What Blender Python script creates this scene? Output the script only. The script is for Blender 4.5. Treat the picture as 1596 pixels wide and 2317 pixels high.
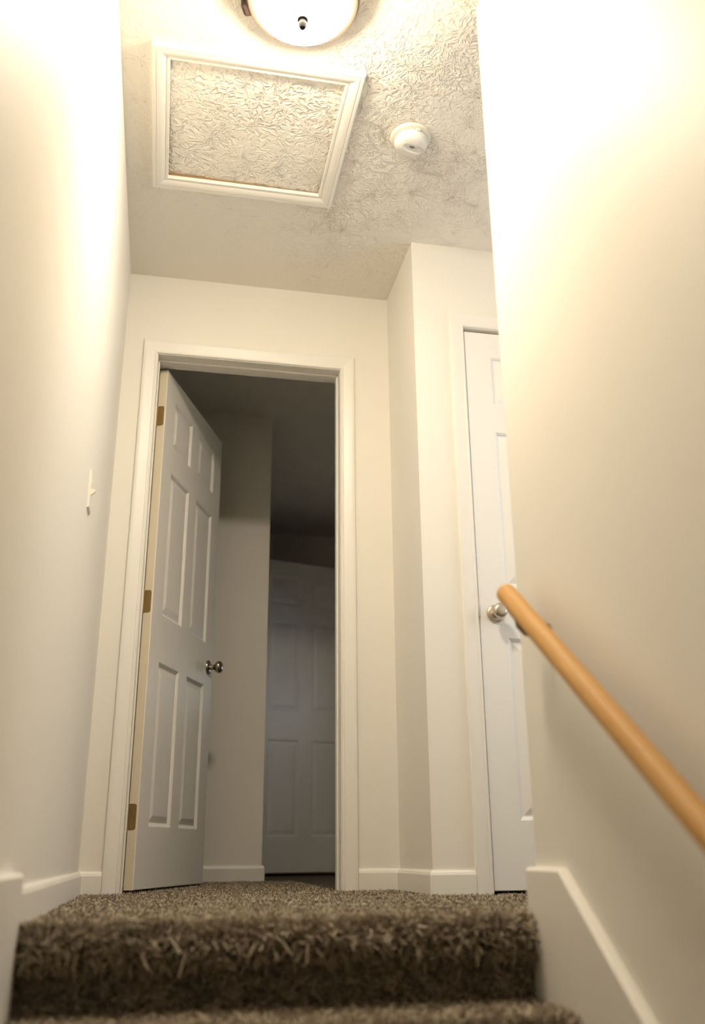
import bpy, math, random
import numpy as np
from mathutils import Matrix, Vector

# ------------------------------------------------------------------ clean
for o in list(bpy.data.objects):
    bpy.data.objects.remove(o, do_unlink=True)
scene = bpy.context.scene
COL = scene.collection
random.seed(7)
RNG = np.random.default_rng(11)

# ------------------------------------------------------------------ camera
CAM = Vector((0.25422, -3.46237, 0.13535))
FW = Vector((0.18474, 0.92082, 0.34345))
RT = Vector((0.98095, -0.19413, -0.00717))
UP = Vector((-0.06007, -0.33824, 0.93914))
cd = bpy.data.cameras.new('camera')
cam = bpy.data.objects.new('camera', cd)
COL.objects.link(cam)
cd.sensor_fit = 'VERTICAL'
cd.sensor_height = 36.0
cd.sensor_width = 24.8
cd.lens = 2103.35 / 2317.0 * 36.0
cd.clip_start = 0.02
m = Matrix((RT, UP, -FW)).transposed().to_4x4()
m.translation = CAM
cam.matrix_world = m
cd.dof.use_dof = True
cd.dof.focus_distance = 3.3
cd.dof.aperture_fstop = 1.7
scene.camera = cam

# ------------------------------------------------------------------ world and exposure
w = bpy.data.worlds.new('world')
scene.world = w
w.use_nodes = True
bg = w.node_tree.nodes['Background']
bg.inputs[0].default_value = (0.88, 0.94, 1.0, 1)     # even overcast daylight
bg.inputs[1].default_value = 4.4
scene.view_settings.view_transform = 'Standard'
scene.view_settings.look = 'None'
scene.view_settings.gamma = 1.0
scene.view_settings.use_curve_mapping = False
scene.view_settings.exposure = 0.0
LAMP_STRENGTH = 158.0
LAMP_COLOR = (1.0, 0.87, 0.68, 1)

# portal that guides sampling to the added windows (gives off no light of its own)
XE = 2.6            # end of the side hall
WY0, WY1, WZ0, WZ1 = -1.40, -0.56, 0.85, 2.05
VY0, VY1, VZ0, VZ1 = 1.50, 2.30, 1.00, 1.19      # unseen slit added to lift the dim light in the inner room
def portal(x, y0, y1, z0, z1):
    L_ = bpy.data.lights.new('window_portal', 'AREA')
    L_.shape = 'RECTANGLE'
    L_.size, L_.size_y = y1 - y0, z1 - z0
    L_.cycles.is_portal = True
    p_ = bpy.data.objects.new('window_portal', L_)
    COL.objects.link(p_)
    p_.matrix_world = Matrix.Translation((x, (y0 + y1) / 2, (z0 + z1) / 2)) @ Matrix(((0, 0, 1, 0), (1, 0, 0, 0), (0, 1, 0, 0), (0, 0, 0, 1)))
portal(XE + 0.13, WY0, WY1, WZ0, WZ1)
portal(1.63 + 0.13, VY0, VY1, VZ0, VZ1)

# ------------------------------------------------------------------ materials
def mat(name, color, rough=0.6, metal=0.0, spec=0.5):
    m = bpy.data.materials.new(name)
    m.use_nodes = True
    b = m.node_tree.nodes['Principled BSDF']
    b.inputs['Base Color'].default_value = (*color, 1)
    b.inputs['Roughness'].default_value = rough
    b.inputs['Metallic'].default_value = metal
    b.inputs['Specular IOR Level'].default_value = spec
    return m

def nd(m, kind, **kw):
    n = m.node_tree.nodes.new(kind)
    for k, v in kw.items():
        if k.startswith('i_'):
            n.inputs[k[2:].replace('_', ' ')].default_value = v
        else:
            setattr(n, k, v)
    return n

def lk(m, a, b):
    m.node_tree.links.new(a, b)

def bump(m, height_socket, strength, dist):
    b = m.node_tree.nodes['Principled BSDF']
    n = nd(m, 'ShaderNodeBump')
    n.inputs['Strength'].default_value = strength
    n.inputs['Distance'].default_value = dist
    lk(m, height_socket, n.inputs['Height'])
    lk(m, n.outputs['Normal'], b.inputs['Normal'])
    return n

def vary(m, color, amount, scale):
    """gentle large scale paint unevenness"""
    b = m.node_tree.nodes['Principled BSDF']
    t = nd(m, 'ShaderNodeTexCoord')
    n = nd(m, 'ShaderNodeTexNoise')
    n.inputs['Scale'].default_value = scale
    n.inputs['Detail'].default_value = 4
    lk(m, t.outputs['Object'], n.inputs['Vector'])
    r = nd(m, 'ShaderNodeMix', data_type='RGBA')
    lk(m, n.outputs['Fac'], r.inputs['Factor'])
    r.inputs[6].default_value = (*[c * (1 - amount) for c in color], 1)
    r.inputs[7].default_value = (*[min(1, c * (1 + amount)) for c in color], 1)
    lk(m, r.outputs[2], b.inputs['Base Color'])
    return t

def wall_paint(name, color):
    m = mat(name, color, 0.55, 0, 0.35)
    t = vary(m, color, 0.012, 1.3)
    n = nd(m, 'ShaderNodeTexNoise')
    n.inputs['Scale'].default_value = 160
    n.inputs['Detail'].default_value = 2
    lk(m, t.outputs['Object'], n.inputs['Vector'])
    bump(m, n.outputs['Fac'], 0.10, 0.0015)
    return m

WALL = wall_paint('wall paint', (0.825, 0.79, 0.72))
TRIM = mat('white trim paint', (0.83, 0.80, 0.74), 0.38, 0, 0.45)
vary(TRIM, (0.83, 0.80, 0.74), 0.012, 3)
DOORM = mat('white door paint', (0.815, 0.80, 0.77), 0.42, 0, 0.45)
_t = nd(DOORM, 'ShaderNodeTexCoord')
_mp = nd(DOORM, 'ShaderNodeMapping')
_mp.inputs['Scale'].default_value = (60, 60, 3)
_n = nd(DOORM, 'ShaderNodeTexNoise')
_n.inputs['Scale'].default_value = 6
lk(DOORM, _t.outputs['Object'], _mp.inputs['Vector'])
lk(DOORM, _mp.outputs['Vector'], _n.inputs['Vector'])
bump(DOORM, _n.outputs['Fac'], 0.06, 0.001)
EDGE = mat('cream primed door edge', (0.80, 0.71, 0.55), 0.5)
vary(EDGE, (0.80, 0.71, 0.55), 0.03, 6)

def ceiling_texture(name, color, density, patchy=False):
    """stomped brush plaster: ridges fanning out from random stomp centres"""
    m = mat(name, color, 0.75, 0, 0.25)
    t = nd(m, 'ShaderNodeTexCoord')
    flat = nd(m, 'ShaderNodeVectorMath', operation='MULTIPLY')
    flat.inputs[1].default_value = (1, 1, 0)
    lk(m, t.outputs['Object'], flat.inputs[0])
    # warp
    wn = nd(m, 'ShaderNodeTexNoise')
    wn.inputs['Scale'].default_value = 14
    wn.inputs['Detail'].default_value = 3
    lk(m, flat.outputs[0], wn.inputs['Vector'])
    ws = nd(m, 'ShaderNodeVectorMath', operation='MULTIPLY_ADD')
    ws.inputs[1].default_value = (0.05, 0.05, 0)
    lk(m, wn.outputs['Color'], ws.inputs[0])
    lk(m, flat.outputs[0], ws.inputs[2])
    hs = []
    for k, sc in enumerate((density, density * 1.37)):
        v = nd(m, 'ShaderNodeTexVoronoi', voronoi_dimensions='2D')
        v.inputs['Scale'].default_value = sc
        off = nd(m, 'ShaderNodeVectorMath', operation='ADD')
        off.inputs[1].default_value = (k * 3.7, k * 1.9, 0)
        lk(m, ws.outputs[0], off.inputs[0])
        lk(m, off.outputs[0], v.inputs['Vector'])
        d = nd(m, 'ShaderNodeVectorMath', operation='SUBTRACT')
        lk(m, off.outputs[0], d.inputs[0])
        lk(m, v.outputs['Position'], d.inputs[1])
        sx = nd(m, 'ShaderNodeSeparateXYZ')
        lk(m, d.outputs[0], sx.inputs[0])
        at = nd(m, 'ShaderNodeMath', operation='ARCTAN2')
        lk(m, sx.outputs['Y'], at.inputs[0])
        lk(m, sx.outputs['X'], at.inputs[1])
        cmb = nd(m, 'ShaderNodeCombineXYZ')
        am = nd(m, 'ShaderNodeMath', operation='MULTIPLY')
        am.inputs[1].default_value = 2.6
        lk(m, at.outputs[0], am.inputs[0])
        ln = nd(m, 'ShaderNodeVectorMath', operation='LENGTH')
        lk(m, d.outputs[0], ln.inputs[0])
        lm = nd(m, 'ShaderNodeMath', operation='MULTIPLY')
        lm.inputs[1].default_value = 24
        lk(m, ln.outputs['Value'], lm.inputs[0])
        cs = nd(m, 'ShaderNodeSeparateColor')
        lk(m, v.outputs['Color'], cs.inputs[0])
        cz = nd(m, 'ShaderNodeMath', operation='MULTIPLY')
        cz.inputs[1].default_value = 60
        lk(m, cs.outputs[0], cz.inputs[0])
        lk(m, am.outputs[0], cmb.inputs[0])
        lk(m, lm.outputs[0], cmb.inputs[1])
        lk(m, cz.outputs[0], cmb.inputs[2])
        n = nd(m, 'ShaderNodeTexNoise')
        n.inputs['Scale'].default_value = 1.0
        n.inputs['Detail'].default_value = 1.5
        lk(m, cmb.outputs[0], n.inputs['Vector'])
        # ridge = 1-|2n-1| sharpened
        r1 = nd(m, 'ShaderNodeMath', operation='MULTIPLY_ADD')
        r1.inputs[1].default_value = 2
        r1.inputs[2].default_value = -1
        lk(m, n.outputs['Fac'], r1.inputs[0])
        r2 = nd(m, 'ShaderNodeMath', operation='ABSOLUTE')
        lk(m, r1.outputs[0], r2.inputs[0])
        mr = nd(m, 'ShaderNodeMapRange', interpolation_type='SMOOTHERSTEP')
        mr.inputs['From Min'].default_value = 0.0
        mr.inputs['From Max'].default_value = 0.24
        mr.inputs['To Min'].default_value = 1
        mr.inputs['To Max'].default_value = 0
        lk(m, r2.outputs[0], mr.inputs['Value'])
        hs.append(mr.outputs[0])
    mx = nd(m, 'ShaderNodeMath', operation='MAXIMUM')
    lk(m, hs[0], mx.inputs[0])
    lk(m, hs[1], mx.inputs[1])
    # where the plaster went on thin the ridges fade
    pn = nd(m, 'ShaderNodeTexNoise')
    pn.inputs['Scale'].default_value = 2.6
    pn.inputs['Detail'].default_value = 3
    lk(m, t.outputs['Object'], pn.inputs['Vector'])
    pr = nd(m, 'ShaderNodeMapRange')
    pr.inputs['From Min'].default_value = 0.35
    pr.inputs['From Max'].default_value = 0.62
    pr.inputs['To Min'].default_value = 0.25
    lk(m, pn.outputs['Fac'], pr.inputs['Value'])
    pm = nd(m, 'ShaderNodeMath', operation='MULTIPLY')
    lk(m, mx.outputs[0], pm.inputs[0])
    lk(m, pr.outputs[0], pm.inputs[1])
    if patchy:
        # plaster is heavier right of the hatch, thin along the end wall and plain in the inner room
        px_ = nd(m, 'ShaderNodeSeparateXYZ')
        lk(m, t.outputs['Object'], px_.inputs[0])
        gx = nd(m, 'ShaderNodeMapRange', interpolation_type='SMOOTHSTEP')
        gx.inputs['From Min'].default_value = 0.55
        gx.inputs['From Max'].default_value = 0.85
        gx.inputs['To Min'].default_value = 0.3
        lk(m, px_.outputs['X'], gx.inputs['Value'])
        gy = nd(m, 'ShaderNodeMapRange', interpolation_type='SMOOTHSTEP')
        gy.inputs['From Min'].default_value = -0.75
        gy.inputs['From Max'].default_value = 0.05
        gy.inputs['To Min'].default_value = 1.0
        gy.inputs['To Max'].default_value = 0.12
        lk(m, px_.outputs['Y'], gy.inputs['Value'])
        g1 = nd(m, 'ShaderNodeMath', operation='MULTIPLY')
        lk(m, gx.outputs[0], g1.inputs[0])
        lk(m, gy.outputs[0], g1.inputs[1])
        g2 = nd(m, 'ShaderNodeMath', operation='MULTIPLY')
        lk(m, g1.outputs[0], g2.inputs[0])
        lk(m, pm.outputs[0], g2.inputs[1])
        pm = g2
    fn = nd(m, 'ShaderNodeTexNoise')
    fn.inputs['Scale'].default_value = 45
    fn.inputs['Detail'].default_value = 3
    lk(m, flat.outputs[0], fn.inputs['Vector'])
    ad = nd(m, 'ShaderNodeMath', operation='MULTIPLY_ADD')
    ad.inputs[1].default_value = 0.07
    lk(m, fn.outputs['Fac'], ad.inputs[0])
    lk(m, pm.outputs[0], ad.inputs[2])
    bump(m, ad.outputs[0], 0.9, 0.0055)
    return m

CEIL = ceiling_texture('stomped plaster ceiling', (0.86, 0.815, 0.735), 7.5, True)
HATCHP = ceiling_texture('stomped plaster hatch panel', (0.86, 0.815, 0.735), 5.5)
RAW = mat('raw brown drywall edge', (0.30, 0.19, 0.09), 0.9)
BRASS = mat('antique brass', (0.42, 0.30, 0.13), 0.42, 0.85)
NICKEL = mat('aged nickel', (0.36, 0.31, 0.24), 0.22, 1.0)
SATIN = mat('satin nickel', (0.58, 0.52, 0.43), 0.32, 1.0)
BRONZE = mat('dark bronze', (0.035, 0.020, 0.015), 0.5, 0.3)
RING = mat('brushed tan ring', (0.13, 0.095, 0.07), 0.5, 0.5)
FINIAL = mat('dark finial metal', (0.012, 0.010, 0.010), 0.7, 0.0, 0.05)
PLASTIC = mat('white plastic', (0.84, 0.82, 0.77), 0.35)
IVORY = mat('aged ivory plastic', (0.80, 0.75, 0.65), 0.4)
SLOT = mat('dark slot', (0.05, 0.035, 0.025), 0.9)
STEEL = mat('bracket steel', (0.22, 0.15, 0.10), 0.4, 0.8)
ALMOND = mat('switch plastic', (0.84, 0.78, 0.68), 0.35)

WOOD = mat('honey oak', (0.56, 0.30, 0.10), 0.55, 0, 0.3)
_t = nd(WOOD, 'ShaderNodeTexCoord')
_mp = nd(WOOD, 'ShaderNodeMapping')
_mp.inputs['Scale'].default_value = (60, 60, 2.0)
lk(WOOD, _t.outputs['Object'], _mp.inputs['Vector'])
_n = nd(WOOD, 'ShaderNodeTexNoise')
_n.inputs['Scale'].default_value = 1.6
_n.inputs['Detail'].default_value = 6
lk(WOOD, _mp.outputs['Vector'], _n.inputs['Vector'])
_r = nd(WOOD, 'ShaderNodeValToRGB')
_r.color_ramp.elements[0].position = 0.3
_r.color_ramp.elements[0].color = (0.50, 0.265, 0.075, 1)
_r.color_ramp.elements[1].position = 0.7
_r.color_ramp.elements[1].color = (0.63, 0.37, 0.13, 1)
lk(WOOD, _n.outputs['Fac'], _r.inputs['Fac'])
lk(WOOD, _r.outputs['Color'], WOOD.node_tree.nodes['Principled BSDF'].inputs['Base Color'])

CARPET = mat('carpet backing', (0.17, 0.14, 0.105), 1.0, 0, 0.0)
_t = nd(CARPET, 'ShaderNodeTexCoord')
_n = nd(CARPET, 'ShaderNodeTexNoise')
_n.inputs['Scale'].default_value = 120
_n.inputs['Detail'].default_value = 4
lk(CARPET, _t.outputs['Object'], _n.inputs['Vector'])
_r = nd(CARPET, 'ShaderNodeValToRGB')
_r.color_ramp.elements[0].position = 0.35
_r.color_ramp.elements[0].color = (0.09, 0.072, 0.052, 1)
_r.color_ramp.elements[1].position = 0.68
_r.color_ramp.elements[1].color = (0.30, 0.255, 0.20, 1)
lk(CARPET, _n.outputs['Fac'], _r.inputs['Fac'])
lk(CARPET, _r.outputs['Color'], CARPET.node_tree.nodes['Principled BSDF'].inputs['Base Color'])
bump(CARPET, _n.outputs['Fac'], 0.9, 0.01)

PILE = mat('carpet yarn', (0.3, 0.25, 0.2), 0.95, 0, 0.05)
_a = nd(PILE, 'ShaderNodeAttribute', attribute_name='tint')
_r = nd(PILE, 'ShaderNodeValToRGB')
_r.color_ramp.elements[0].position = 0.0
_r.color_ramp.elements[0].color = (0.20, 0.155, 0.105, 1)
_r.color_ramp.elements[1].position = 1.0
_r.color_ramp.elements[1].color = (0.58, 0.50, 0.39, 1)
lk(PILE, _a.outputs['Fac'], _r.inputs['Fac'])
lk(PILE, _r.outputs['Color'], PILE.node_tree.nodes['Principled BSDF'].inputs['Base Color'])

GLOW = bpy.data.materials.new('lit frosted glass')
GLOW.use_nodes = True
_b = GLOW.node_tree.nodes['Principled BSDF']
_b.inputs['Base Color'].default_value = (0.9, 0.88, 0.84, 1)
_b.inputs['Roughness'].default_value = 0.25
_b.inputs['Emission Color'].default_value = LAMP_COLOR
_b.inputs['Emission Strength'].default_value = LAMP_STRENGTH

# ------------------------------------------------------------------ helpers
class MB:
    def __init__(s):
        s.v, s.f, s.mi = [], [], []
    def face(s, pts, mi=0):
        n = len(s.v)
        s.v += [tuple(p) for p in pts]
        s.f.append(tuple(range(n, n + len(pts))))
        s.mi.append(mi)
    def box(s, x0, x1, y0, y1, z0, z1, mi=0):
        n = len(s.v)
        s.v += [(x0, y0, z0), (x1, y0, z0), (x1, y1, z0), (x0, y1, z0),
                (x0, y0, z1), (x1, y0, z1), (x1, y1, z1), (x0, y1, z1)]
        for q in ((0, 3, 2, 1), (4, 5, 6, 7), (0, 1, 5, 4), (1, 2, 6, 5), (2, 3, 7, 6), (3, 0, 4, 7)):
            s.f.append(tuple(n + i for i in q))
            s.mi.append(mi)
        return s
    def loops(s, loops, close=True, cap0=False, cap1=False, mi=0):
        n = len(s.v)
        k = len(loops[0])
        for L in loops:
            s.v += [tuple(p) for p in L]
        for i in range(len(loops) - 1):
            for j in range(k if close else k - 1):
                a, b = n + i * k + j, n + i * k + (j + 1) % k
                s.f.append((a, b, b + k, a + k))
                s.mi.append(mi)
        if cap0:
            s.f.append(tuple(n + j for j in range(k - 1, -1, -1)))
            s.mi.append(mi)
        if cap1:
            e = n + (len(loops) - 1) * k
            s.f.append(tuple(e + j for j in range(k)))
            s.mi.append(mi)
        return s
    def lathe(s, prof, seg=48, mi=0):
        """prof: list of (r, z), around local Z"""
        s.loops([[(r * math.cos(2 * math.pi * j / seg), r * math.sin(2 * math.pi * j / seg), z)
                  for j in range(seg)] for r, z in prof], True, True, True, mi)
        return s
    def tube(s, path, rad, seg=16):
        loops = []
        P = [Vector(p) for p in path]
        for i, p in enumerate(P):
            t = (P[min(i + 1, len(P) - 1)] - P[max(i - 1, 0)]).normalized()
            a = Vector((1, 0, 0)) if abs(t.x) < 0.8 else Vector((0, 0, 1))
            u = t.cross(a).normalized()
            v = t.cross(u)
            r = rad[i] if isinstance(rad, (list, tuple)) else rad
            loops.append([p + (u * math.cos(2 * math.pi * j / seg) + v * math.sin(2 * math.pi * j / seg)) * r
                          for j in range(seg)])
        return s.loops(loops, True, True, True)
    def prism(s, poly, axis, a, b, mi=0):
        """extrude a 2D polygon along an axis (0,1,2) from a to b"""
        def up(p, t):
            q = list(p)
            q.insert(axis, t)
            return q
        return s.loops([[up(p, a) for p in poly], [up(p, b) for p in poly]], True, True, True, mi)
    def build(s, name, mats, parent=None, smooth=False, bevel=0.0):
        me = bpy.data.meshes.new(name)
        me.from_pydata(s.v, [], s.f)
        if not isinstance(mats, (list, tuple)):
            mats = [mats]
        for q in mats:
            me.materials.append(q)
        me.polygons.foreach_set('material_index', s.mi)
        import bmesh
        bm = bmesh.new()
        bm.from_mesh(me)
        bmesh.ops.remove_doubles(bm, verts=bm.verts, dist=1e-6)
        bmesh.ops.recalc_face_normals(bm, faces=bm.faces)
        bm.to_mesh(me)
        bm.free()
        if smooth:
            me.polygons.foreach_set('use_smooth', [True] * len(me.polygons))
            me.set_sharp_from_angle(angle=math.radians(smooth if smooth is not True else 40))
        o = bpy.data.objects.new(name, me)
        COL.objects.link(o)
        if parent:
            o.parent = parent
        if bevel:
            b = o.modifiers.new('bevel', 'BEVEL')
            b.width = bevel
            b.segments = 2
            b.limit_method = 'ANGLE'
        return o

def tag(o, label=None, cat=None, group=None, kind=None):
    if label: o['label'] = label
    if cat: o['category'] = cat
    if group: o['group'] = group
    if kind: o['kind'] = kind
    return o

def empty(name, loc=(0, 0, 0), rz=0.0):
    o = bpy.data.objects.new(name, None)
    COL.objects.link(o)
    o.location = loc
    o.rotation_euler = (0, 0, rz)
    o.empty_display_size = 0.1
    return o

# ------------------------------------------------------------------ dimensions (metres)
H = 2.44
W = 1.1125          # width of the end wall
J = 0.428           # depth of the jog beside it
R = 1.0208          # stair wall face
E = 1.532           # stair wall corner
T = 0.118           # wall thickness
NOSE = -1.555       # landing edge
RISE, RUN = 0.145, 0.196
IL, IR, IT = 0.1354, 0.9019, 2.0706   # casing inner edges round the open door
QI, QR, QT = 1.3094, 2.0754, 2.0694   # casing inner edges round the hall door
S = 1.283           # stub wall in the dark room

def struct(mb, name, m, label, **k):
    return tag(mb.build(name, m, **k), label, None, None, 'structure')

# ------------------------------------------------------------------ shell
struct(MB().box(-0.12, 0, -5.6, 0, -2.7, H), 'wall_left', WALL, 'long cream painted stairwell wall with the light switch')
b = MB()
b.box(-0.9, IL - 0.013, 0, T, -0.02, H).box(IR + 0.013, XE + 0.12, 0, T, -0.02, H)
b.box(IL - 0.013, IR + 0.013, 0, T, IT + 0.013, H)
struct(b, 'wall_back', WALL, 'cream end wall around the open white door')
struct(MB().box(W, W + T, -J + T, 0, -0.02, H), 'wall_return', WALL, 'narrow cream side of the wall jog right of the open door')
b = MB()
b.box(W, QI - 0.013, -J, -J + T, -0.02, H).box(QR + 0.013, XE, -J, -J + T, -0.02, H)
b.box(QI - 0.013, QR + 0.013, -J, -J + T, QT + 0.013, H)
struct(b, 'wall_closet', WALL, 'pale wall around the closed white door')
struct(MB().box(R, R + T, -5.6, -E, -2.7, H), 'wall_right', WALL, 'cream stairwell wall carrying the wooden handrail')
struct(MB().box(R + T, XE, -E - T, -E, -0.02, H), 'wall_hall', WALL, 'hall wall behind the stairwell wall')
struct(MB().box(-1.5, 2.6, -9.12, -9.0, -2.7, H), 'wall_front', WALL, 'far wall of the lower hall')
struct(MB().box(-1.62, -1.5, -9.12, -5.48, -2.7, H), 'wall_lower_left', WALL, 'left wall of the lower hall')
struct(MB().box(2.6, 2.72, -9.12, -5.48, -2.7, H), 'wall_lower_right', WALL, 'right wall of the lower hall')
struct(MB().box(-1.62, -0.12, -5.6, -5.48, -2.7, H), 'wall_lower_near_left', WALL, 'lower hall wall left of the stair foot')
struct(MB().box(R + T, 2.72, -5.6, -5.48, -2.7, H), 'wall_lower_near_right', WALL, 'lower hall wall right of the stair foot')
struct(MB().box(-1.62, 2.72, -9.12, -5.6, H, H + 0.1), 'ceiling_lower', WALL, 'ceiling over the lower hall')
b = MB()
b.box(XE, XE + 0.12, -E - T, WY0, -0.02, H).box(XE, XE + 0.12, WY1, 0, -0.02, H)
b.box(XE, XE + 0.12, WY0, WY1, -0.02, WZ0).box(XE, XE + 0.12, WY0, WY1, WZ1, H)
struct(b, 'wall_end', WALL, 'end wall of the side hall with an added window')
win = tag(empty('added_window_1', (XE + 0.06, (WY0 + WY1) / 2, WZ0)), 'white double hung window added out of view to light the side hall', kind='structure')  # unseen window, added to bring cool daylight onto the closed door and left wall
hw_, hh_ = (WY1 - WY0) / 2, WZ1 - WZ0
for (y0, y1, z0, z1) in ((-hw_, -hw_ + 0.04, 0, hh_), (hw_ - 0.04, hw_, 0, hh_)):
    MB().box(-0.03, 0.03, y0, y1, z0, z1).build('frame_stile', TRIM, win)
for z0 in (0, hh_ / 2 - 0.02, hh_ - 0.04):
    MB().box(-0.03, 0.03, -hw_ + 0.04, hw_ - 0.04, z0, z0 + 0.04).build('frame_rail', TRIM, win)
struct(MB().box(-0.9, 0.750, S, S + T, -0.02, H), 'wall_stub', WALL, 'grey-lit wall stub behind the open door')
struct(MB().box(0.750 - T, 0.750, S + T, 3.3, -0.02, H), 'wall_stub_side', WALL, 'side of the wall stub in the dark room')
struct(MB().box(0.632, 1.75, 3.3, 3.42, -0.02, H), 'wall_far', WALL, 'dark far wall above the inner door')
b = MB()
b.box(1.63, 1.75, T, VY0, -0.02, H).box(1.63, 1.75, VY1, 3.3, -0.02, H)
b.box(1.63, 1.75, VY0, VY1, -0.02, VZ0).box(1.63, 1.75, VY0, VY1, VZ1, H)
struct(b, 'wall_room_right', WALL, 'right wall of the dark room')
win2 = tag(empty('added_window_2', (1.69, (VY0 + VY1) / 2, VZ0)), 'low white window slit added out of view to brighten the dark room', kind='structure')
hv_, hz_ = (VY1 - VY0) / 2, VZ1 - VZ0
for (y0, y1, z0, z1, nm) in ((-hv_, -hv_ + 0.03, 0, hz_, 'frame_stile'), (hv_ - 0.03, hv_, 0, hz_, 'frame_stile'), (-hv_ + 0.03, hv_ - 0.03, 0, 0.03, 'frame_rail'), (-hv_ + 0.03, hv_ - 0.03, hz_ - 0.03, hz_, 'frame_rail')):
    MB().box(-0.03, 0.03, y0, y1, z0, z1).build(nm, TRIM, win2)
struct(MB().box(-1.02, -0.9, 0, S + T, -0.02, H), 'wall_room_left', WALL, 'left wall of the dark room')

# ceiling with the attic opening
HX0, HX1, HY0, HY1 = 0.136, 0.711, -1.203, -0.638
b = MB()
b.box(-1.02, HX0, -5.6, 3.42, H, H + 0.1)
b.box(HX1, XE + 0.12, -5.6, 3.42, H, H + 0.1)
b.box(HX0, HX1, -5.6, HY0, H, H + 0.1)
b.box(HX0, HX1, HY1, 3.42, H, H + 0.1)
ceil = struct(b, 'ceiling', CEIL, 'cream stomped plaster ceiling')

# landing, hall and room floor
b = MB()
FZ = -0.006
b.box(-1.02, XE + 0.12, -1.525, 3.42, -0.16, FZ)
floor = struct(b, 'floor', CARPET, 'taupe carpeted landing floor')
struct(MB().box(-1.62, 2.72, -9.12, -3.9, -2.8, -2.70), 'floor_lower', CARPET, 'carpeted floor at the foot of the stairs')

# ------------------------------------------------------------------ carpet pile
def pile(name, parent, pts, nrm, length, width, lean, seed):
    """twisted yarn ends, each a bent two-segment blade"""
    rng = np.random.default_rng(seed)
    n = len(pts)
    p = np.asarray(pts, float)
    nn = np.asarray(nrm, float)
    rd = rng.normal(size=(n, 3))
    # clumped lean direction
    ph = np.stack([np.sin(p @ k + q) for k, q in zip(rng.normal(size=(3, 3)) * 240, rng.uniform(0, 6, 3))], 1)
    ph2 = np.stack([np.sin(p @ k + q) for k, q in zip(rng.normal(size=(3, 3)) * 90, rng.uniform(0, 6, 3))], 1)
    ln = rd * 0.6 + ph * 0.45 + ph2 * 0.15
    ln -= (ln * nn).sum(1, keepdims=True) * nn
    L = length * rng.uniform(0.65, 1.25, (n, 1))
    side = np.cross(nn, rng.normal(size=(n, 3)))
    side /= np.linalg.norm(side, axis=1, keepdims=True) + 1e-9
    side2 = side + 0.6 * rng.normal(size=(n, 3))
    side2 /= np.linalg.norm(side2, axis=1, keepdims=True) + 1e-9
    wv = width * rng.uniform(0.7, 1.3, (n, 1)) * 0.5
    mid = p + nn * L * 0.6 + ln * L * lean * 0.35
    tip = p + nn * L * rng.uniform(0.72, 1.0, (n, 1)) + ln * L * lean
    V = np.stack([p - side * wv, p + side * wv, mid - side2 * wv * 1.15, mid + side2 * wv * 1.15,
                  tip - side2 * wv * 0.6, tip + side2 * wv * 0.6], 1).reshape(-1, 3)
    V[:, 0] = np.clip(V[:, 0], 0.003, 5 if name == 'floor_pile' else R - 0.003)
    base = (np.arange(n) * 6)[:, None]
    F = np.concatenate([base + np.array([0, 1, 3, 2]), base + np.array([2, 3, 5, 4])], 1).reshape(-1)
    me = bpy.data.meshes.new(name)
    me.vertices.add(len(V))
    me.vertices.foreach_set('co', V.astype(np.float32).ravel())
    me.loops.add(len(F))
    me.loops.foreach_set('vertex_index', F.astype(np.int32))
    me.polygons.add(n * 2)
    me.polygons.foreach_set('loop_start', (np.arange(n * 2) * 4).astype(np.int32))
    tint = np.clip(0.5 + 0.18 * rng.normal(size=n) + 0.10 * ph[:, 0] + 0.05 * ph2[:, 1], 0, 1)
    at = me.attributes.new('tint', 'FLOAT', 'POINT')
    at.data.foreach_set('value', np.repeat(tint, 6).astype(np.float32))
    me.update()
    me.validate()
    me.materials.append(PILE)
    o = bpy.data.objects.new(name, me)
    COL.objects.link(o)
    if parent: o.parent = parent
    o['kind'] = 'stuff'
    return o

def scatter(x0, x1, y0, y1, sp, rng):
    nx, ny = int((x1 - x0) / sp), int((y1 - y0) / sp)
    gx, gy = np.meshgrid(np.linspace(x0, x1, nx), np.linspace(y0, y1, ny))
    q = np.stack([gx.ravel(), gy.ravel()], 1) + rng.uniform(-0.5, 0.5, (nx * ny, 2)) * sp
    q[:, 0] = np.clip(q[:, 0], x0, x1)
    return q

rg = np.random.default_rng(3)
a1 = scatter(0.014, R - 0.02, -1.525, -1.0, 0.0036, rg)
a2 = scatter(0.014, W - 0.014, -1.0, -0.016, 0.005, rg)
a3 = scatter(W - 0.014, 1.6, -1.5, -J - 0.016, 0.006, rg)
a4 = scatter(R - 0.02, W - 0.014, -1.50, -1.0, 0.006, rg)
a5 = scatter(IL + 0.01, IR - 0.01, 0.0, 1.25, 0.006, rg)
q = np.concatenate([a1, a2, a3, a4, a5])
pts = np.concatenate([q, (FZ + 0.006 * np.clip((-1.36 - q[:, 1:2]) / 0.16, 0, 1))], 1)
pile('floor_pile', floor, pts, np.tile([0, 0, 1.0], (len(q), 1)), 0.016, 0.0034, 0.7, 21)

# ------------------------------------------------------------------ staircase
stairs = empty('staircase', (0, 0, 0))
tag(stairs, 'carpeted staircase climbing between the two walls to the landing', 'staircase')
XL, XR = 0.0195, R - 0.0195
def step_profile(k):
    """side outline (y,z) of the k-th carpeted step edge from the tread behind, round the nosing, to the tread below"""
    y, z = NOSE - RUN * k, -RISE * k + FZ + (0.006 if k == 0 else 0)
    pr = [(y + 0.030, z)]
    rr = 0.026
    for i in range(9):
        a = math.pi / 2 + math.radians(180) * i / 8 * 0.86
        pr.append((y + 0.026 + rr * math.cos(a), z - rr + rr * math.sin(a)))
    pr.append((y + 0.040, z - 0.060))
    pr.append((y + 0.042, -RISE * (k + 1) + FZ))
    return pr

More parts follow.
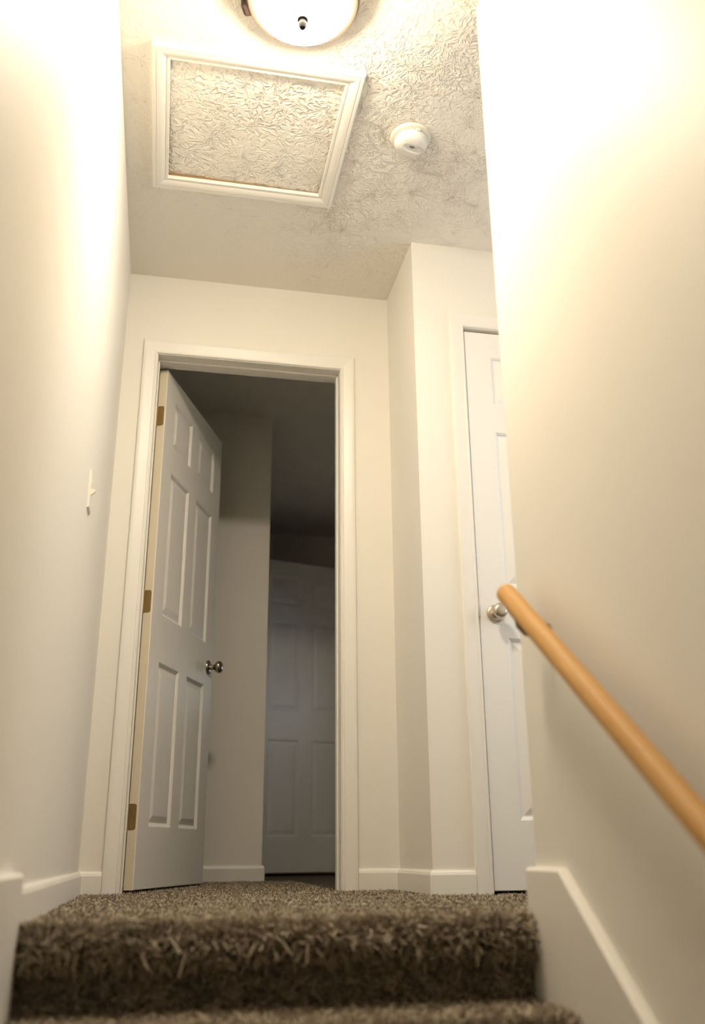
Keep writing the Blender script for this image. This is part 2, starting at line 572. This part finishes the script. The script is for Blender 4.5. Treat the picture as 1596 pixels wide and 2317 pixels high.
def pile_on_profile(prof, x0, x1, sp, rng):
    P, N = [], []
    for (a, b_) in zip(prof[:-1], prof[1:]):
        a, b_ = np.array(a), np.array(b_)
        L = np.linalg.norm(b_ - a)
        d = (b_ - a) / L
        nrm = np.array([d[1], -d[0]])       # pointing out (towards -y / +z)
        if nrm[0] > 0.3: nrm = -nrm
        nx = int((x1 - x0) / sp)
        ns = max(1, int(round(L / sp)))
        u = rng.uniform(0, 1, (nx * ns))
        xs = rng.uniform(x0, x1, nx * ns)
        yz = a + np.outer(u, b_ - a)
        P.append(np.stack([xs, yz[:, 0], yz[:, 1]], 1))
        N.append(np.tile([0, nrm[0], nrm[1]], (nx * ns, 1)))
    return np.concatenate(P), np.concatenate(N)

for k in range(17):
    pr = step_profile(k)
    yb = NOSE - RUN * k
    poly = pr + [(yb + RUN + 0.06, pr[-1][1]), (yb + RUN + 0.06, pr[0][1])]
    if k == 0:
        poly = pr + [(yb + 0.03, pr[0][1])]
        poly = pr[:-1] + [(yb + 0.03, pr[-1][1])]
        poly = pr + [(yb + 0.045, pr[-1][1]), (yb + 0.045, pr[0][1])]
    else:
        poly = pr + [(yb + RUN + 0.030, pr[-1][1]), (yb + RUN + 0.030, pr[0][1])]
    o = MB().prism(poly, 0, XL, XR).build('step', CARPET, stairs, smooth=50)
    if k == 0:
        o['label'] = 'thick rounded carpet edge of the landing and its dark riser'
    if k <= 3:
        P, N = pile_on_profile(pr, XL + 0.004, XR - 0.004, 0.0036 if k < 2 else 0.006, np.random.default_rng(40 + k))
        if k > 0:
            q = scatter(XL + 0.004, XR - 0.004, yb + 0.03, yb + RUN + 0.03, 0.0042 if k < 2 else 0.006, np.random.default_rng(50 + k))
            P = np.concatenate([P, np.concatenate([q, np.full((len(q), 1), pr[0][1])], 1)])
            N = np.concatenate([N, np.tile([0, 0, 1.0], (len(q), 1))])
        pile('carpet_pile', o, P, N, (0.025, 0.019, 0.017, 0.017)[k], 0.0036 if k < 2 else 0.006, 0.8, 60 + k)

# ------------------------------------------------------------------ baseboards and skirts
BH, BT = 0.079, 0.013
BPROF = [(0, -0.004), (BT, -0.004), (BT, BH - 0.014), (BT - 0.003, BH - 0.006), (BT - 0.008, BH), (0, BH)]
def baseboard(name, p0, p1, nrm, label, m0=0.0, m1=0.0, parent=None):
    """run from p0 to p1 on a wall whose normal is nrm; m0/m1 lengthen the face at each end (mitre)"""
    p0, p1, nrm = Vector((*p0, 0)), Vector((*p1, 0)), Vector((*nrm, 0))
    d = (p1 - p0).normalized()
    A = [p0 + nrm * t - d * (t * m0) + Vector((0, 0, z)) for t, z in BPROF]
    B = [p1 + nrm * t + d * (t * m1) + Vector((0, 0, z)) for t, z in BPROF]
    return tag(MB().loops([A, B], True, True, True).build(name, TRIM, parent), label, kind='structure')
CL, CR, QL = 0.0775, 0.9598, 1.2515
baseboard('baseboard_left', (0, -1.555), (0, 0), (1, 0), 'white baseboard along the left wall of the landing', 0, -1)
baseboard('baseboard_back_left', (0, 0), (CL, 0), (0, -1), 'short white baseboard left of the open door casing', -1, 0)
baseboard('baseboard_back_right', (CR, 0), (W, 0), (0, -1), 'white baseboard right of the open door casing', 0, -1)
baseboard('baseboard_return', (W, 0), (W, -J), (-1, 0), 'white baseboard on the narrow wall jog', -1, 1)
baseboard('baseboard_closet', (W, -J), (QL, -J), (0, -1), 'white baseboard left of the closed door', 1, 0)
baseboard('baseboard_stub', (0.0, S), (0.750, S), (0, -1), 'white baseboard on the wall stub in the dark room', 0, 1)
baseboard('baseboard_stub_side', (0.750, S), (0.750, 3.3), (1, 0), 'white baseboard round the corner of the wall stub', 1, 0)
baseboard('baseboard_hall', (R, -E), (XE, -E), (0, 1), 'white baseboard round the corner of the stairwell wall', 1, 0)

SL = RISE / RUN
def skirt(name, x_wall, x_face, y_top, y_knee, label):
    """stair skirt board: flat at the landing, then raking down with the steps, chamfered top"""
    zt = 0.104
    yend = -4.85
    top = [(y_top, zt), (y_knee, zt), (yend, zt + SL * (yend - y_knee))]
    bot = [(yend, zt + SL * (yend - y_knee) - 0.34), (y_top - 0.12, -0.34), (y_top, -0.2)]
    c = 0.007
    s_ = 1 if x_face > x_wall else -1
    def shell(x, dz):
        return [(x, y, z - dz) for y, z in top] + [(x, y, z) for y, z in bot]
    loops = [shell(x_wall, 0), shell(x_wall + s_ * (abs(x_face - x_wall) - c), 0), shell(x_face, c)]
    return tag(MB().loops(loops, True, True, True).build(name, TRIM), label, kind='structure')
skirt('trim_1', R, R - 0.019, -1.519, -1.685, 'cream skirt board raking down the right stairwell wall')
skirt('trim_2', 0.0, 0.019, -1.556, -1.92, 'cream skirt board on the left stairwell wall beside the steps')

# ------------------------------------------------------------------ casings and jambs
CASE = [(0, 0), (0, 0.006), (0.003, 0.0085), (0.008, 0.0085), (0.0105, 0.0065), (0.013, 0.007),
        (0.028, 0.0105), (0.043, 0.0135), (0.050, 0.0142), (0.055, 0.013), (0.058, 0.009), (0.058, 0)]
def casing(name, xl, xr, zt, ywall, label, depth=T, stop=True):
    root = empty(name, ((xl + xr) / 2, ywall, 0))
    tag(root, label, kind='structure')
    ox = (xl + xr) / 2
    def P(x, t, z): return (x - ox, -t, z)
    # left leg, right leg, head (mitred)
    A = [P(xl - w_, t, -0.004) for w_, t in CASE]; B = [P(xl - w_, t, zt + w_) for w_, t in CASE]
    MB().loops([A, B], True, True, True).build('casing_leg', TRIM, root, smooth=25)
    A2 = [P(xr + w_, t, -0.004) for w_, t in CASE]; B2 = [P(xr + w_, t, zt + w_) for w_, t in CASE]
    MB().loops([A2, B2], True, True, True).build('casing_leg', TRIM, root, smooth=25)
    MB().loops([B, B2], True, True, True).build('casing_head', TRIM, root, smooth=25)
    r = 0.003
    hw = (xr - xl) / 2
    MB().box(-hw + r - 0.018, -hw + r, 0.0, depth, -0.004, zt - r + 0.018).build('jamb', TRIM, root)
    MB().box(hw - r, hw - r + 0.018, 0.0, depth, -0.004, zt - r + 0.018).build('jamb', TRIM, root)
    MB().box(-hw + r, hw - r, 0.0, depth, zt - r, zt - r + 0.018).build('jamb_head', TRIM, root)
    if stop:
        s0, s1, st = stop
        MB().box(-hw + r, -hw + r + st, s0, s1, -0.004, zt - r).build('door_stop', TRIM, root, bevel=0.003)
        MB().box(hw - r - st, hw - r, s0, s1, -0.004, zt - r).build('door_stop', TRIM, root, bevel=0.003)
        MB().box(-hw + r + st, hw - r - st, s0, s1, zt - r - st, zt - r).build('door_stop_head', TRIM, root, bevel=0.003)
    return root
casing('trim_3', IL, IR, IT, 0.0, 'white moulded casing and jamb around the open doorway', stop=(0.046, 0.080, 0.008))
t4 = casing('trim_4', QI, QR, QT, -J, 'white moulded casing and jamb around the closed door', stop=(0.042, 0.076, 0.011))

MB().box(QI + 0.0005 - (QI + QR) / 2, QI + 0.0035 - (QI + QR) / 2, -0.005, 0.028, 0.905, 0.962).build('strike_plate', SATIN, t4, bevel=0.001)

# ------------------------------------------------------------------ six panel doors
US = [(0.107, 0.333), (0.425, 0.650)]
VS = [(0.213, 0.820), (1.005, 1.613), (1.725, 1.936)]
RINGS = [(0, 0), (0.003, 0.0008), (0.0055, 0.0030), (0.0075, 0.0034), (0.011, 0.0074), (0.0135, 0.0082),
         (0.0165, 0.0082), (0.038, 0.0026), (0.0405, 0.0022)]
def panel_mesh(w_, h_):
    loops = []
    for o, d in RINGS:
        d *= 1.25
        loops.append([(o, d, o), (w_ - o, d, o), (w_ - o, d, h_ - o), (o, d, h_ - o)])
    return MB().loops(loops, True, False, True)

KNOB_ROSE = [(0.0, 0), (0.0325, 0), (0.0325, 0.003), (0.031, 0.006), (0.026, 0.0085), (0.018, 0.011), (0.0, 0.0115)]
KNOB_BALL = [(0.0, 0.008), (0.0135, 0.008), (0.012, 0.016), (0.0105, 0.024), (0.0115, 0.030), (0.017, 0.035), (0.0235, 0.041),
             (0.0268, 0.048), (0.0270, 0.054), (0.0245, 0.060), (0.019, 0.0645), (0.0115, 0.067), (0.0, 0.068)]

def six_panel_door(name, label, loc, rz, mirror=False, w=0.757, h=2.04, t=0.035, knob_mat=NICKEL, hinge_mat=BRASS, flip_knob=False):
    """local x runs from the hinge side, front face at y=0 looking to -y"""
    root = empty(name, loc, rz)
    tag(root, label, kind='structure')
    us = [0, US[0][0], US[0][1], US[1][0], US[1][1], w]
    vs = [0, VS[0][0], VS[0][1], VS[1][0], VS[1][1], VS[2][0], VS[2][1], h]
    c = 0.002
    b = MB()
    for i in range(5):
        for j in range(7):
            if i in (1, 3) and j in (1, 3, 5):
                continue
            x0, x1, z0, z1 = us[i], us[i + 1], vs[j], vs[j + 1]
            if i == 0: x0 = c
            if i == 4: x1 = w - c
            if j == 0: z0 = c
            if j == 6: z1 = h - c
            b.face([(x0, 0, z0), (x1, 0, z0), (x1, 0, z1), (x0, 0, z1)])
    # eased edge, sides, back
    f0 = [(c, 0, c), (w - c, 0, c), (w - c, 0, h - c), (c, 0, h - c)]
    f1 = [(0, c, 0), (w, c, 0), (w, c, h), (0, c, h)]
    f2 = [(0, t, 0), (w, t, 0), (w, t, h), (0, t, h)]
    b.loops([f0, f1])
    b.loops([f1, f2], mi=1)
    b.face(f2[::-1])
    slab = b.build('slab', [DOORM, EDGE], root)
    for (u0, u1) in US:
        for (v0, v1) in VS:
            o = panel_mesh(u1 - u0, v1 - v0).build('panel', DOORM, root)
            o.location = (u0, 0, v0)
    # hinges: leaf on the hinge edge, knuckle at the back corner
    for hz in (0.244, 1.035, 1.827):
        r = 0.009
        y0, y1 = 0.006, t
        poly = [(y1, hz - 0.0445)]
        for i in range(5):
            a = math.radians(270 - 90 * i / 4)
            poly.append((y0 + r + r * math.cos(a), hz - 0.0445 + r + r * math.sin(a)))
        for i in range(5):
            a = math.radians(180 - 90 * i / 4)
            poly.append((y0 + r + r * math.cos(a), hz + 0.0445 - r + r * math.sin(a)))
        poly.append((y1, hz + 0.0445))
        hg = MB().prism(poly, 0, -0.0012, 0.0008).build('hinge', hinge_mat, root)
        hg['label'] = 'antique brass hinge leaf'
        MB().tube([(-0.001, t + 0.004, hz - 0.0445), (-0.001, t + 0.004, hz + 0.0445)], 0.0055, 12).build('hinge_knuckle', hinge_mat, hg, smooth=True)
        for dy, dz in ((0.015, -0.034), (0.022, -0.011), (0.013, 0.011), (0.020, 0.034)):
            s = MB().lathe([(0.0, 0), (0.0032, 0), (0.0026, 0.0005), (0.0007, 0.0002), (0, 0.0001)], 10).build('screw', BRASS if hinge_mat is BRASS else hinge_mat, hg)
            s.rotation_euler = (0, -math.pi / 2, 0)
            s.location = (-0.0012, dy, hz + dz)
    # knob on both faces
    for sgn, y in ((1, 0), (-1, t)):
        kn = MB().lathe(KNOB_BALL, 40).build('knob', knob_mat, root, smooth=50)
        kn.rotation_euler = (math.pi / 2 * sgn, 0, 0)
        kn.location = (w - 0.060, y, 0.905)
        kn['label'] = 'round metal door knob'
        rs = MB().lathe(KNOB_ROSE, 40).build('rosette', knob_mat, kn, smooth=35)
    # latch face plate on the leading edge
    lp = MB().box(w - 0.0005, w + 0.0015, 0.005, 0.030, 0.905 - 0.028, 0.905 + 0.028).build('latch_plate', SATIN, root, bevel=0.003)
    return root

A1 = math.radians(68.9)
hv = Vector((0.1475, T))
nv = Vector((math.sin(A1), -math.cos(A1)))
o1 = hv + nv * 0.035
six_panel_door('door_1', 'white six panel door standing open into the dark room', (o1.x, o1.y, 0.015), A1)

# closed hall door: hinges on its right, so the local frame is mirrored
d2 = six_panel_door('door_2', 'closed white six panel door behind the handrail', (QR - 0.008, -J + 0.006, 0.015), 0.0, knob_mat=SATIN, w=0.752)
d2.scale = (-1, 1, 1)
# inner door, standing ajar at the far end of the dark room
A3 = math.radians(16.0)
d3 = six_panel_door('door_3', 'dim white six panel door deep in the dark room', (0.815, 2.70, 0.015), A3, knob_mat=NICKEL)

# ------------------------------------------------------------------ attic hatch
hatch = empty('attic_hatch', (0.4235, -0.912, H))
tag(hatch, 'square attic access hatch with moulded cream frame in the ceiling', 'hatch')
fx0, fx1, fy0, fy1 = 0.149, 0.698, -1.191, -0.650
HPROF = [(0, 0), (0, 0.010), (0.002, 0.0125), (0.009, 0.0125), (0.011, 0.0105), (0.014, 0.0125), (0.022, 0.0165), (0.034, 0.0195),
         (0.040, 0.0195), (0.042, 0.0175), (0.045, 0.0195), (0.052, 0.0195), (0.055, 0.017), (0.0562, 0.0)]
def hp(cx, cy, sx, sy):
    return [(cx + sx * w_ - 0.4235, cy + sy * w_ + 0.912, -t) for w_, t in HPROF]
c00, c10, c11, c01 = hp(fx0, fy0, -1, -1), hp(fx1, fy0, 1, -1), hp(fx1, fy1, 1, 1), hp(fx0, fy1, -1, 1)
for a, b_ in ((c00, c10), (c10, c11), (c11, c01), (c01, c00)):
    MB().loops([a, b_], True, True, True).build('frame_board', TRIM, hatch, smooth=25)
# raw edge of the opening
b = MB()
for (x0, x1, y0, y1) in ((HX0 - 0.0, HX0 + 0.006, HY0, HY1), (HX1 - 0.006, HX1, HY0, HY1), (HX0, HX1, HY0, HY0 + 0.006), (HX0, HX1, HY1 - 0.006, HY1)):
    b.box(x0 - 0.4235, x1 - 0.4235, y0 + 0.912, y1 + 0.912, 0.0, 0.12)
b.box(HX0 - 0.4235, HX1 - 0.4235, HY0 + 0.912, HY1 + 0.912, 0.12, 0.13)
b.build('opening_lining', RAW, hatch)['label'] = 'raw brown edge of the ceiling opening'
b = MB()
px0, px1, py0, py1 = HX0 + 0.007, HX1 - 0.007, HY0 + 0.007, HY1 - 0.0065
def pz(x, y):
    u = (x - px0) / (px1 - px0); v = (y - py0) / (py1 - py0)
    return 0.0005 + 0.011 * v * (1 - u) + 0.005 * v
low = [(x - 0.4235, y + 0.912, pz(x, y)) for x, y in ((px0, py0), (px1, py0), (px1, py1), (px0, py1))]
hi = [(x, y, z + 0.013) for x, y, z in low]
b.loops([low, hi], True, True, True)
b.build('hatch_panel', HATCHP, hatch)['label'] = 'stomped plaster panel lying loose in the frame'

# ------------------------------------------------------------------ smoke detector
smoke = empty('smoke_detector', (0.962, -0.996, H), math.radians(12))
tag(smoke, 'round white smoke detector on the ceiling beside the hatch', 'smoke detector')
o = MB().lathe([(0, 0), (0.069, 0), (0.070, -0.003), (0.067, -0.010), (0.060, -0.013), (0.0, -0.013)], 64).build('base_plate', IVORY, smoke, smooth=40)
# cover: dome with a scooped flat towards one side
b = MB()
seg = 72
prof = [(0.0, -0.0145), (0.0545, -0.0145), (0.0565, -0.018), (0.0565, -0.026), (0.0545, -0.036), (0.050, -0.042), (0.043, -0.046), (0.034, -0.0485),
        (0.026, -0.0495), (0.018, -0.050), (0.010, -0.050), (0.004, -0.050), (0.0, -0.050)]
def scoop(x, y, z):
    # an almond shaped hollow cut into the face
    if z > -0.034: return z
    ex, ey = (x - 0.010) / 0.041, (y + 0.003 - 0.10 * x) / 0.0165
    d = ex * ex + ey * ey
    if d < 1:
        s_ = min(1.0, (1 - d) * 3.0)
        z = z + 0.007 * s_
    # sloping lower face
    k = (y - 0.017 - 0.15 * x) / 0.035
    if k > 0:
        z = z + 0.008 * min(1.2, k)
    return z
fine = []
for (r0, z0), (r1, z1) in zip(prof[:-1], prof[1:]):
    n_ = max(1, int(abs(r1 - r0) / 0.002))
    for i in range(n_):
        fine.append((r0 + (r1 - r0) * i / n_, z0 + (z1 - z0) * i / n_))
fine.append((0.0006, -0.050))
b.loops([[(r * math.cos(2 * math.pi * j / seg), r * math.sin(2 * math.pi * j / seg),
           scoop(r * math.cos(2 * math.pi * j / seg), r * math.sin(2 * math.pi * j / seg), z)) for j in range(seg)]
         for r, z in fine[1:]], True, True, True)
b.build('cover', PLASTIC, smoke, smooth=55)
for i, L in enumerate((0.004, 0.010, 0.013, 0.010, 0.004)):
    x = 0.004 + (i - 2) * 0.0046
    zc = -0.0436
    MB().box(x - 0.0012, x + 0.0012, -0.002 - L / 2, -0.002 + L / 2, zc, zc + 0.003).build('sound_slot', SLOT, smoke)
o = MB().lathe([(0.0, 0.0), (0.0075, 0.0), (0.0075, -0.0022), (0.0066, -0.003), (0.0, -0.003)], 32).build('test_button', PLASTIC, smoke, smooth=40)
o.location = (0.029, -0.0005, -0.0425)
o = MB().lathe([(0.0, 0.0), (0.0014, 0.0), (0.0012, -0.001), (0.0, -0.0012)], 12).build('indicator', SLOT, smoke)
o.location = (-0.018, 0.040, -0.0375)
MB().box(-0.006, 0.006, -0.0615, -0.0555, -0.022, -0.0135).build('catch', IVORY, smoke)

# ------------------------------------------------------------------ ceiling light
lamp = empty('ceiling_light', (0.515, -1.508, H))
tag(lamp, 'lit round flush ceiling light with white glass bowl and metal rim', 'ceiling light')
MB().lathe([(0.0, 0), (0.128, 0), (0.128, -0.020), (0.150, -0.026), (0.153, -0.034), (0.0, -0.034)], 72).build('pan', BRONZE, lamp, smooth=35)
MB().loops([[(r * math.cos(2 * math.pi * j / 72), r * math.sin(2 * math.pi * j / 72), z) for j in range(72)]
            for r, z in ((0.141, -0.034), (0.158, -0.034), (0.161, -0.044), (0.155, -0.054), (0.141, -0.056), (0.141, -0.034))]).build('rim', RING, lamp, smooth=35)
dome = []
for i in range(15):
    a = math.radians(90 * i / 14)
    dome.append((0.140 * math.cos(a) + 0.0005, -0.048 - 0.072 * math.sin(a)))
MB().lathe(dome, 72).build('glass_bowl', GLOW, lamp, smooth=60)['label'] = 'glowing white glass bowl'
MB().lathe([(0.0, -0.116), (0.016, -0.1175), (0.016, -0.1225), (0.0095, -0.125), (0.0095, -0.128), (0.0125, -0.134), (0.0125, -0.142), (0.0085, -0.150), (0.0, -0.153)], 32).build('finial', FINIAL, lamp, smooth=40)
for ang in (158, 338):
    a = math.radians(ang)
    c = MB().box(-0.022, 0.022, -0.016, 0.016, -0.052, -0.012).build('clip', BRONZE, lamp, bevel=0.010)
    c.location = (0.163 * math.cos(a), 0.163 * math.sin(a), 0)
    c.rotation_euler = (0, 0, a - math.pi / 2)

# ------------------------------------------------------------------ light switch
sw = empty('light_switch', (0, -0.857, 1.118))
tag(sw, 'almond toggle light switch on the left wall', 'light switch')
b = MB()
y, z, t_, c = 0.035, 0.0575, 0.0062, 0.005
b.loops([[(0, -y, -z), (0, y, -z), (0, y, z), (0, -y, z)], [(0.003, -y, -z), (0.003, y, -z), (0.003, y, z), (0.003, -y, z)],
         [(t_, -y + c, -z + c), (t_, y - c, -z + c), (t_, y - c, z - c), (t_, -y + c, z - c)]], True, True, True)
b.build('plate', ALMOND, sw)
b = MB()
b.loops([[(0.005, -0.005, -0.011), (0.005, 0.005, -0.011), (0.005, 0.005, 0.011), (0.005, -0.005, 0.011)],
         [(0.018, -0.004, 0.003), (0.018, 0.004, 0.003), (0.016, 0.004, 0.009), (0.016, -0.004, 0.009)]], True, True, True)
b.build('toggle', ALMOND, sw)
for dz in (-0.030, 0.030):
    s = MB().lathe([(0.0, 0), (0.0036, 0), (0.003, 0.001), (0.0, 0.0011)], 16).build('screw', ALMOND, sw)
    s.rotation_euler = (0, math.pi / 2, 0)
    s.location = (t_, 0, dz)

# ------------------------------------------------------------------ handrail
RX = 0.955
def rail_z(y): return 0.363 + (-2.025 - y) * -0.745
rail_root = empty('handrail', (RX, -1.63, rail_z(-1.63)))
tag(rail_root, 'round honey oak handrail sloping down the right stairwell wall', 'handrail')
yl = -4.9
L = math.hypot(yl + 1.63, rail_z(yl) - rail_z(-1.63))
RR = 0.0215
pr = []
for i in range(7):
    a = math.radians(90 * i / 6)
    pr.append((RR - 0.008 + 0.008 * math.sin(a) if i else 0.0, -0.008 * 0 + 0.008 * (1 - math.cos(a))))
pr = [(0.0, 0.0)] + [(RR - 0.009 + 0.009 * math.sin(math.radians(15 * i)), 0.009 * (1 - math.cos(math.radians(15 * i)))) for i in range(7)]
pr += [(RR, L - 0.009)] + [(RR - 0.009 + 0.009 * math.cos(math.radians(15 * i)), L - 0.009 + 0.009 * math.sin(math.radians(15 * i))) for i in range(1, 7)] + [(0.0, L)]
rl = MB().lathe(pr, 48).build('rail', WOOD, rail_root, smooth=60)
dirv = Vector((0, yl + 1.63, rail_z(yl) - rail_z(-1.63))).normalized()
rl.rotation_euler = dirv.to_track_quat('Z', 'Y').to_euler()
for by in (-1.685, -3.0, -4.3):
    bz = rail_z(by)
    dx, dy, dz = 0, by + 1.63, bz - rail_z(-1.63)
    br = MB().tube([(R - RX - 0.004, dy, dz - 0.062), (0.045, dy, dz - 0.064), (0.018, dy, dz - 0.060), (0.004, dy, dz - 0.046), (0.0, dy, dz - 0.024)],
                   0.0065, 14).build('bracket', STEEL, rail_root, smooth=50)
    pl = MB().lathe([(0, 0), (0.024, 0), (0.024, 0.003), (0.018, 0.006), (0.0, 0.007)], 32).build('wall_plate', STEEL, br, smooth=40)
    pl.rotation_euler = (0, -math.pi / 2, 0)
    pl.location = (R - RX, dy, dz - 0.062)
    sd = MB().box(-0.009, 0.009, dy - 0.032, dy + 0.032, -0.002, 0.002).build('saddle', STEEL, br)
    sd.location = (0, 0, 0)
    # lie along the underside of the rail
    me = sd.data
    ca = dirv
    nrm = Vector((0, -dirv.z, dirv.y)).normalized()
    if nrm.z > 0: nrm = -nrm
    for v in me.vertices:
        s_ = v.co.y - dy
        v.co = Vector((v.co.x, dy, dz)) + ca * s_ + nrm * (RR - 0.001 + (0.003 if v.co.z > 0 else 0.0))
